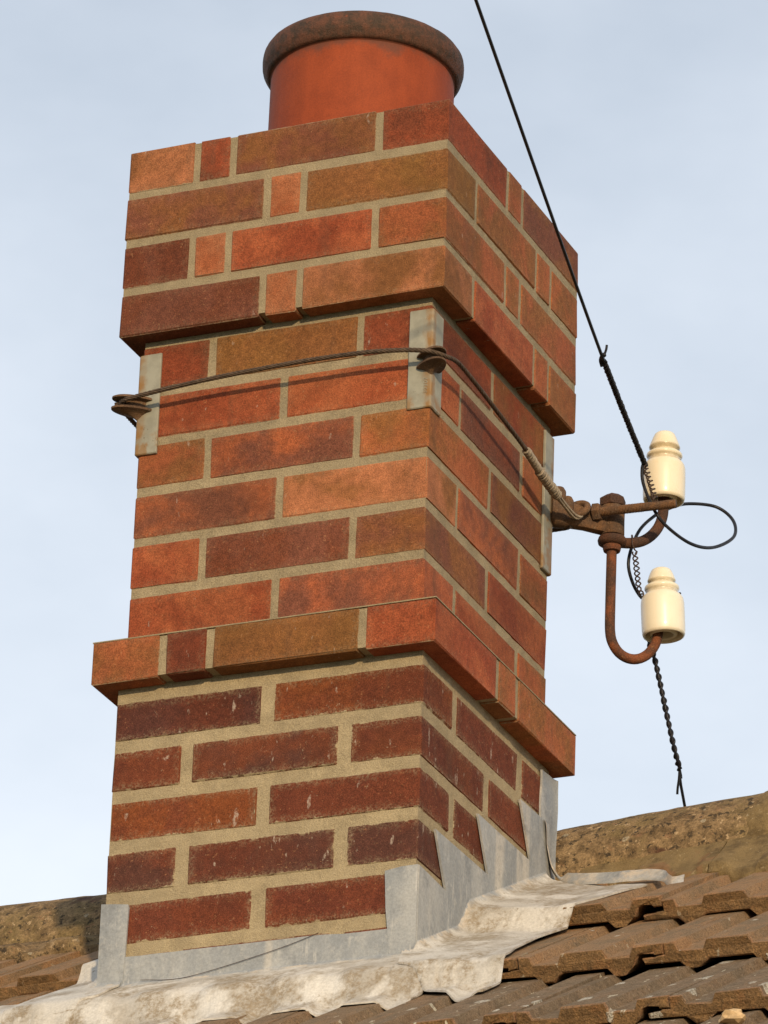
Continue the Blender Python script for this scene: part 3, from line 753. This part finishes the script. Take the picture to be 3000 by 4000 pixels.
for i, p in enumerate(sp_):
    t = (sp_[min(i+1, len(sp_)-1)]-sp_[max(i-1, 0)]).normalized(); up = V((0, .55, .84)); q = min(1, max(0, (p.x-14)/40))
    wv = (V((-.2, 1, 0))*(1-q)+up*q).normalized()*(13+8*q); o_ = V((1.2*nz3(i*6, 0, 0, .05), 0, 1.2*nz3(i*6, 5, 0, .05)))
    rows.append([p+o_-wv*.15+V((3.5, -3, 0)), p+o_+V((3, 0, 2.5)), p+o_+wv*.5+V((1, 0, 1.5)), p+o_+wv])
sd.sheet(rows, 2.6)
lead_obj(sd, 'lead_saddle', 'thin curled lead edge tucked below the ridge mortar to the right of the chimney', lambda p: .42)
# a loose strand lying on the apron
ws = MB(); P = [(-385, FY-6, -962), (-330, FY-6, -966), (-270, FY-5, -957), (-180, FY-5, -938), (-128, FY-4.4, -923)]
ws.tube(spline(P, 8), .45, 5).build('loose_wire_strand', M_TIE, None, org=P[0], label='hair-thin loose wire strand lying slantwise on the grey lead apron', cat='wire')

# ------------------------------------------------------------------ corner irons with hooks
def corner_iron(cx, cy, sx, sy, zt, zb, fl_w, label, hook=True, number=True):
    "sx, sy: outward direction of the corner"
    T = empty('corner_iron', (cx, cy, 0), label, 'bracket', 'iron corner brackets holding the stay wire')
    Lp = MB(); th = 4.2; w = fl_w; rr = 3.0
    out = [(-w, .5), (-w, th-1), (-w+1, th), (th-rr, th)] + [(th-rr+rr*math.sin(rad(a)), th-rr+rr*math.cos(rad(a))) for a in (22, 45, 68)] + [(th, th-rr), (th, -w+1), (th-1, -w), (.5, -w), (.5, .5)]
    # outline given in outward offsets (along x, along y); bevelled top and bottom rings
    def ring(z, ins):
        cxm = sum(p[0] for p in out)/len(out)
        return [V((cx+sx*(a-ins*(1 if a > 0 else (-.3))), cy+sy*(b-ins*(1 if b > 0 else (-.3))), z)) for a, b in out]
    rings = [ring(zt, 1.2), ring(zt-1.5, 0), ring((zt+zb)/2, 0), ring(zb+1.5, 0), ring(zb, 1.2)]; n = len(out); vs = [p for r in rings for p in r]
    Lp.add(vs, [(i*n+k, i*n+(k+1) % n, (i+1)*n+(k+1) % n, (i+1)*n+k) for i in range(4) for k in range(n)]+[tuple(range(n)), tuple(range(4*n, 5*n))[::-1]])
    PLATE = Lp.build('angle_plate', M_BRK, T, smooth=30)
    if hook:
        hk = MB(); a0 = math.degrees(math.atan2(sy, sx)); zc = -99 if sx > 0 else -101
        dirv = V((sx, sy, 0)).normalized(); sidev = V((-dirv.y, dirv.x, 0))
        prof_u = [(4, 8), (28, 8.6), (39, 9.0), (42.5, 7.2), (42.6, 4.8), (39, 4.6), (28, 3.6), (22, 1.5), (6, -1)]
        prof_l = [(6, -3), (22, -5), (30, -7.4), (40, -7.6), (43.3, -9.), (43, -11.6), (38, -12.4), (26, -13.6), (14, -17), (6, -22), (4, -24)]
        sq = Matrix((dirv, sidev, V((0, 0, 1)))).transposed()
        for prf, hk, hn, hm in ((prof_u, MB(), 'upper_lip', M_CAST2), (prof_l, MB(), 'lower_lip', M_CAST2)):
            tmp = MB(); tmp.lathe(prf, (0, 0, 0), 28, -104, 104, closed_prof=True)
            kx = .84 if sx > 0 and sy < 0 else 1.
            hk.add([sq @ V((p.x*kx, p.y*.42, p.z)) + V((cx, cy, zc)) for p in tmp.v], tmp.f); hk.build(hn, hm, T, smooth=50)
        hk = MB(); tmp = MB(); tmp.lathe([(0, 4), (25, 3), (23.5, -2), (25, -8), (0, -9)], (0, 0, 0), 24)
        hk.add([sq @ V((p.x, p.y*.42, p.z)) + V((cx, cy, zc)) for p in tmp.v], tmp.f)
        hk.build('hook_core', M_CAST2, T, smooth=50)
    if number:
        cu = bpy.data.curves.new('cast_number', 'FONT'); cu.body = '30307'; cu.size = .0088; cu.extrude = .0006; cu.align_x = 'LEFT'; cu.space_character = 1.15
        tob = bpy.data.objects.new('tmp_txt', cu); col.objects.link(tob)
        me = bpy.data.meshes.new_from_object(tob.evaluated_get(bpy.context.evaluated_depsgraph_get())); bpy.data.objects.remove(tob)
        me.name = 'cast_number'; me.materials.clear(); me.materials.append(M_BRK)
        ob = bpy.data.objects.new('cast_number', me); ob.location = V((-.002, -.0044, -.1495)); ob.rotation_euler = (rad(90), rad(-90), 0)
        link(ob, PLATE)
    return T
M_CAST2 = mat_rust('rust_stained_iron', (.15, .085, .045), (.085, .05, .030), (.26, .21, .14))
corner_iron(0, 0, 1, -1, -19.5, -170, 32, 'grey iron corner bracket with a wire hook on the nearest edge of the chimney')
corner_iron(-440, 0, -1, -1, -23, -178, 30, 'rust-stained iron corner bracket whose wire hook sticks out at the left edge of the chimney', number=False)
corner_iron(0, 450.5, 1, 1, -16, -233, 31, 'long narrow iron corner bracket on the back right edge, carrying the insulator arm', hook=False, number=False)

# ------------------------------------------------------------------ stay wire rope
RP = empty('stay_wire', (0, -27, -98), 'rusty twisted wire rope tied round the chimney through the corner brackets', 'wire rope')
zc = -101.5
def arc(cx, cy, a0, a1, z0, z1, R=29.5, n=7): return [(cx+R*math.cos(rad(a0+(a1-a0)*i/n)), cy+R*math.sin(rad(a0+(a1-a0)*i/n)), z0+(z1-z0)*i/n) for i in range(n+1)]
path = [(26, 590-120, -150), (-10, 484, -146), (-220, 486, -140)] + arc(-440, 450.5, 100, 172, -112, -106) + [(-474, 225, -106)] + arc(-440, 0, 188, 262, -101.5, -100.5) + \
       [(-391, -31.8, -96.4), (-311, -34.5, -92), (-232, -37, -90), (-153, -38.5, -89.2), (-80, -36.5, -89.8), (-38, -33.5, -92), (-10, -30, -94.5), (9, -25.5, -97), (20, -18, -99.5), (25.5, -6, -99), (28.5, 14, -95)] + \
       [(28.5, 44, -92.5), (28, 111, -95.5), (28, 176, -101), (28.5, 242, -107), (29.5, 288, -114), (30, 345, -125), (31, 402, -132.5)]
pathS = spline(path, 5)
mbr = MB()
for k in range(5): mbr.tube(helix(pathS, 2.05, 34, k*2*math.pi/5, 11), 1.45, 6)
mbr.tube(pathS[::3], 1.3, 5)
ROPE = mbr.build('rope', M_ROPE, RP, smooth=True)
wh = MB(); i0 = min(range(len(pathS)), key=lambda i: (pathS[i]-V((29.5, 284, -113.5))).length); seg = pathS[i0:]
nn_ = len(seg); cut = int(nn_*.42)
wh.tube(helix(seg[:cut+2], 5.0, 2.7, 0, 12, .15), 1.35, 5); wh.tube(helix(seg[cut:], 6.3, 2.8, 0, 12, .2), 1.45, 5); wh.tube(seg, 5, 8)
wh.build('whipping', M_WHIP, ROPE, smooth=True)
tl = MB()
for k in range(5):
    a = k*1.257; o = V((math.cos(a)*3.4, 0, math.sin(a)*3.4))
    tl.tube(spline([V((31, 398, -132))+o, V((33+o.x*.6, 428, -137+o.z)), V((37+o.x, 456, -143+o.z*.9)), V((43+o.x*.4, 466, -140+o.z*.3)), V((44, 468, -133+o.z))], 4), 1.5, 6)
tl.build('strand_tail', M_WHIP, ROPE, smooth=True)

# ------------------------------------------------------------------ insulator arm on the back right corner
DG = V((1, 1, 0)).normalized(); DN = V((1, -1, 0)).normalized(); K0 = V((0, 450.5, 0))
def tz(t, z, off=0.): return K0+DG*t+DN*off+V((0, 0, z))
AR = empty('rusty_bracket', K0+V((0, 0, -130)), 'rusty iron arm bolted to the back right corner with two curved pins for insulators', 'bracket')
arm = MB(); rows = []
for t, zt, zb, hw in ((0, -106, -148, 13), (6, -103, -153, 16), (16, -106, -154, 16), (30, -113, -151, 12), (55, -116, -150, 10.5), (80, -113, -151, 11.5), (100, -112, -152, 12)):
    r = []
    for k in range(12):
        a = 2*math.pi*k/12; c_, s_ = math.cos(a), math.sin(a); e = .6
        r.append(tz(t, (zt+zb)/2+(zt-zb)/2*math.copysign(abs(s_)**e, s_), hw*math.copysign(abs(c_)**e, c_)))
    rows.append(r)
n = 12; arm.add([p for r in rows for p in r], [(i*n+k, i*n+(k+1) % n, (i+1)*n+(k+1) % n, (i+1)*n+k) for i in range(len(rows)-1) for k in range(n)]+[tuple(range(n)), tuple(range((len(rows)-1)*n, len(rows)*n))[::-1]])
c = tz(99, 0); arm.lathe([(0, -105), (16.5, -105.5), (18, -108), (17.6, -128), (17.8, -149), (16.5, -151.5), (0, -152)], c, 28)
# clamp lug that grips the wire thimble
for tt, z0, r0 in ((10, -104, 11), (24, -116, 9.5)):
    p = tz(tt, z0, 8); arm.lathe([(0, 9), (r0*.7, 7.5), (r0, 2), (r0, -10), (r0*.8, -16), (0, -17)], p, 14)
arm.build('arm', M_CAST, AR, smooth=45)
bo = MB()
hexm = [(math.cos(rad(60*i+12)), math.sin(rad(60*i+12))) for i in range(6)]
def hexnut(mb, center, ax, r, h, dome=0.):
    ax = V(ax).normalized(); u = ax.cross(V((0, 0, 1)) if abs(ax.z) < .9 else V((1, 0, 0))).normalized(); w = ax.cross(u); c = V(center)
    prof = [(r*.86, 0), (r, h*.12), (r, h*.86), (r*.86, h)] + ([(r*.5, h+dome*.75), (r*.15, h+dome)] if dome else [])
    vs = [c+(u*a+w*b)*pr_[0]+ax*pr_[1] for pr_ in prof for a, b in hexm]; k = len(prof)
    mb.add(vs, [(i*6+j, i*6+(j+1) % 6, (i+1)*6+(j+1) % 6, (i+1)*6+j) for i in range(k-1) for j in range(6)]+[tuple(range(6)), tuple(range((k-1)*6, k*6))[::-1]])
hexnut(bo, tz(99, -107), (0, 0, 1), 20, 15, 7)
bo.build('bolt_head', M_RUST2, AR, smooth=35)
# lower pin: eye nut, straight shank, hook up into the lower insulator
lo = MB(); lo.tube(spline([tz(99, -150), tz(98.6, -200), tz(98.2, -260), tz(98.6, -300), tz(103, -318), tz(113, -331), tz(127, -337), tz(142, -335.5), tz(156, -327), tz(167, -313), tz(172.5, -298), tz(174.5, -280)], 5), 7.4, 16)
lo.lathe([(8, -176), (12, -175.5), (13, -172), (13.5, -168), (13, -166), (8, -165.5)], c, 24)
lo.build('lower_pin', M_RUST, AR, smooth=60)
upn = MB(); upn.lathe([(9, -151.8), (14, -152), (19.5, -154.5), (21, -159), (20, -163.5), (15, -167), (9, -167.3)], c, 32)
upn.tube(spline([tz(100, -159), tz(116, -158.5), tz(130, -156), tz(146, -150), tz(160, -139), tz(171, -124), tz(177.5, -107), tz(179.5, -90), tz(180, -60)], 5), [8.2]*3+[7.6]*60 if False else 7.8, 16)
upn.build('upper_pin', M_RUST2, AR, smooth=60)
# threaded eye bolt towards the street side
EB0, EB1 = V((50, 488.6, -125)), V((176, 497.5, -125)); ex = (EB1-EB0).normalized()
eb = MB(); L = (EB1-EB0).length; prof = []
N = 330; pts = []; rr_ = []
for i in range(N+1):
    s = L*i/N; pts.append(EB0+ex*s); thr = .55*math.sin(2*math.pi*s/2.3)*(1 if s < 78 else .25); rr_.append(6.5+thr+.3*nz3(s, 0, 0, .1))
eb.tube(pts, rr_, 14)
ROD = eb.build('threaded_rod', M_CAST, AR, smooth=True)
nu = MB(); hexnut(nu, EB0+ex*2, ex, 13.5, 12); nu.build('nut', M_CAST, ROD, smooth=30)
ey = MB(); ec = EB0-ex*2
rows = []
for d_, hz, hw in ((0, 11, 10), (6, 12, 10.5), (9, 11, 10), (16, 13.5, 11), (24, 14.5, 10), (30, 9, 6)):
    r = []
    for k in range(12):
        a = 2*math.pi*k/12; r.append(ec-ex*d_+V((0, -1, 0))*(hw*math.cos(a))+V((0, 0, 1))*(hz*math.sin(a))+V((0, -4, 3))*(d_/30))
    rows.append(r)
n = 12; ey.add([p for r in rows for p in r], [(i*n+k, i*n+(k+1) % n, (i+1)*n+(k+1) % n, (i+1)*n+k) for i in range(len(rows)-1) for k in range(n)]+[tuple(range(n)), tuple(range((len(rows)-1)*n, len(rows)*n))[::-1]])
ec2 = V((34, 474, -124)); ey.tube([ec2+V((math.cos(a)*15, math.sin(a)*9, math.sin(a)*13)) for a in [2*math.pi*i/24 for i in range(24)]], 5.2, 10, closed=True)
ey.build('eye', M_CAST, AR, smooth=50)

# ------------------------------------------------------------------ insulators
def insulator(t, z0, tilt, label, mat, k=1., small=0.):
    T = empty('insulator', tz(t, z0), label, 'insulator', 'porcelain telephone-wire insulators')
    rot = Matrix.Rotation(rad(tilt), 3, DN)
    dr = small
    prof = [(0, 29.4), (9, 29.3), (12.6-dr*.3, 28.6), (15-dr*.4, 26.4), (17.2-dr*.5, 21.5), (20.2-dr*.7, 13.5), (22.0-dr, 8.2), (22.8-dr, 6.2), (22.4-dr, 4.4), (20-dr*.9, 2.6), (18.6-dr*.8, .6), (19.4-dr*.8, -1.6),
            (23.5-dr*.6, -3.4), (25.9-dr*.6, -5.4), (26.4-dr*.6, -8.), (25.2-dr*.6, -10.4), (23.4-dr*.5, -12.0), (22.9-dr*.3, -14.5), (24.0-dr*.2, -17.0), (27.4, -20.0), (29.8, -24.0), (30.8, -30), (31.0, -45), (30.8, -68), (30.5, -76), (29.4, -79.4), (27.6, -80.2), (26.0, -79), (25.4, -74), (25, -45), (0, -43)]
    if small: prof = [(r, z*.76 if z > 0 else z) for r, z in prof]
    mb = MB(); mb.lathe([(r*k, z*k) for r, z in prof], tz(t, z0), 56, mat=rot)
    mb.build('shell', mat, T, smooth=50)
    inn = MB(); inn.lathe([(12*k, -46*k), (19.5*k, -46*k), (19.5*k, -77*k), (17.5*k, -79*k), (14*k, -78*k), (12*k, -60*k)], tz(t, z0), 40, mat=rot)
    inn.build('inner_skirt', mat, T, smooth=50)
    return T
insulator(180, 0, 0, 'upper cream porcelain insulator with grimy grooves, beside the twisted wire', M_INS1)
insulator(178.5, -211, 3.2, 'lower pale cream porcelain insulator on the long hooked pin', M_INS2, 1.02, 2.6)

# ------------------------------------------------------------------ overhead wire, jumper and lower wire
G_ = V((119.5, 515, -45)); K_ = V((153, 265, -5)); T_ = V((297, -583, 100)); far = T_+(T_-V((166, 205, 3))).normalized()*9000
OW = empty('overhead_wire', G_, 'black overhead wire running up past the chimney with a twisted grip at its lower end', 'wire')
mw = MB(); main = spline([G_, G_.lerp(K_, .5)+V((0, 0, -1)), K_, K_.lerp(T_, .35)+V((0, 0, -3)), T_], 20)+[T_.lerp(far, i/6)+V((0, 0, -40*math.sin(math.pi*i/6))) for i in range(1, 7)]
mw.tube(main, 2.45, 10); OWW = mw.build('wire', M_BLACK, OW, smooth=True)
gp = MB(); gpath = spline([G_+V((1, 3, -3)), G_.lerp(K_, .5)+V((0, 0, -1)), K_], 6)
gp.tube(helix(gpath, 3.1, 9.2, 0, 12, .3), 1.5, 6); gp.tube(helix(gpath, 2.9, 9.2, 2.6, 12, .3), 1.5, 6)
kd = (T_-K_).normalized()
tb_ = K_+V((1, -8, 4)); gp.tube(spline([K_+V((-3, 2, -3)), K_+V((3.5, -2, 1)), tb_, tb_+V((2.6, -2, 6)), tb_+V((5.4, -3.5, 12)), tb_+V((6.6, -4.8, 18))], 3), 1.8, 7)
gp.tube(spline([K_+V((-4, 0, -4)), K_+kd*7+V((-5, 0, 2)), K_+kd*14+V((0, 0, 6)), K_+kd*20+V((4, 0, 0))], 3), 2.6, 7)
gp.build('grip', M_BLACK, OWW, smooth=True)
ch = MB(); E_ = V((146, 494, -119)); cp = spline([G_, V((128, 509, -68)), V((137, 503, -92)), E_], 4)
ch.tube(helix(cp, 3.4, 17, 0., 16, .25), 1.25, 6); ch.tube(helix(cp, 3.4, 17, math.pi, 16, .3), 1.2, 6)
ch.build('tie_wire', M_TIE, OW, smooth=True)
J = [(119.5, 514, -46), (119, 509.2, -55), (121.7, 507.2, -81), (138.5, 504.1, -123.2), (153.2, 518.9, -147.1), (173, 566.9, -157.6), (187.1, 623.5, -142.1), (200.5, 674, -106), (189.5, 702, -66), (163.9, 699.2, -41.5), (132.3, 667.7, -45.3), (115.9, 637.2, -62.6), (101.6, 608.7, -85.8), (87.5, 580.5, -121.7), (81.1, 559.9, -173.3), (83.1, 569, -203), (92, 585, -224), (104, 592, -227)]
MB().tube(spline(J, 5), 2.5, 10).build('jumper_wire', M_BLACK, None, org=J[0], smooth=True, label='black jumper wire looping out past the upper insulator and down to the lower one', cat='wire')
C2 = tz(179.5, -225.5)
LW = empty('lower_wire', C2, 'black twisted wire dropping from the lower insulator behind the roof ridge', 'wire')
lw = MB(); P0 = V((104, 598, -229)); Q = [P0, V((96, 605, -262)), V((98, 609, -292)), V((104, 613, -312)), V((123, 640, -432)), V((121, 680, -468)), V((113, 720, -500)), V((60, 1100, -760)), V((0, 1600, -1080))]
rp_ = spline(Q, 10); lw.tube(rp_, 2.2, 8)
lw.tube([C2+V((math.cos(a)*25.5, math.sin(a)*25.5, 1.5*math.sin(2*a))) for a in [rad(25+150*i/24) for i in range(25)]], 2.2, 6)
LWW = lw.build('wire', M_BLACK, LW, smooth=True)
i1 = min(range(len(rp_)), key=lambda i: (rp_[i]-Q[5]).length); tw = MB()
tw.tube(helix(rp_[:i1], 2.6, 24, 0, 14, .3), 1.9, 7); tw.tube(helix(rp_[:i1], 2.6, 24, math.pi, 14, .3), 1.9, 7)
tw.tube(spline([V((122, 672, -462)), V((119, 678, -474)), V((115, 684, -486)), V((113.5, 687, -494))], 4), 1.8, 6)
tw.build('grip', M_BLACK, LWW, smooth=True)
tc2 = MB(); cp2 = spline([tz(132, -172, 6), tz(136, -190, 4), tz(141, -214, 0), tz(146, -228, -4), tz(153, -232, -8)], 4)
tc2.tube(helix(cp2, 3.3, 15, .4, 16, .25), 1.15, 6); tc2.tube(helix(cp2, 3.3, 15, .4+math.pi, 16, .3), 1.15, 6)
tc2.tube(spline([tz(132, -171, 9), tz(127, -163, 10), tz(126, -155, 10), tz(127, -147, 6), tz(131, -144, 0), tz(135, -148, -8), tz(138, -160, -9), tz(139, -168, 0), tz(133, -174, 6)], 3), .95, 6)
tc2.build('binding_wire', M_TIE, None, org=tz(132, -172), smooth=True, label='thin twisted binding wire hanging from the upper pin to the lower insulator', cat='wire')

# ------------------------------------------------------------------ stone chips lying on the tiles
def chip(x, y, r, label, seed):
    bm = bmesh.new(); bmesh.ops.create_icosphere(bm, subdivisions=2, radius=1.)
    for v in bm.verts:
        k = 1+.45*mnoise.noise(v.co*1.3+V((seed*7, 0, 0))); v.co = V((v.co.x*r*1.25*k, v.co.y*r*k, v.co.z*r*.72*k))
    mb = MB(); z = ztile(x, y)+r*.55; mb.v = [v.co+V((x, y, z)) for v in bm.verts]; mb.f = [tuple(v.index for v in f.verts) for f in bm.faces]; bm.free()
    mb.build('stone_chip', M_CHIP, None, org=(x, y, z), label=label, cat='stone')
M_CHIP = mat_plain('pale_stone', (.52, .36, .19), .9, .25, 120)
chip(606, -436, 13.5, 'larger pale yellow stone chip lying on the roof tiles at the lower right', 1)
chip(634, -486, 5.5, 'tiny orange stone chip just below the larger stone on the tiles', 2)
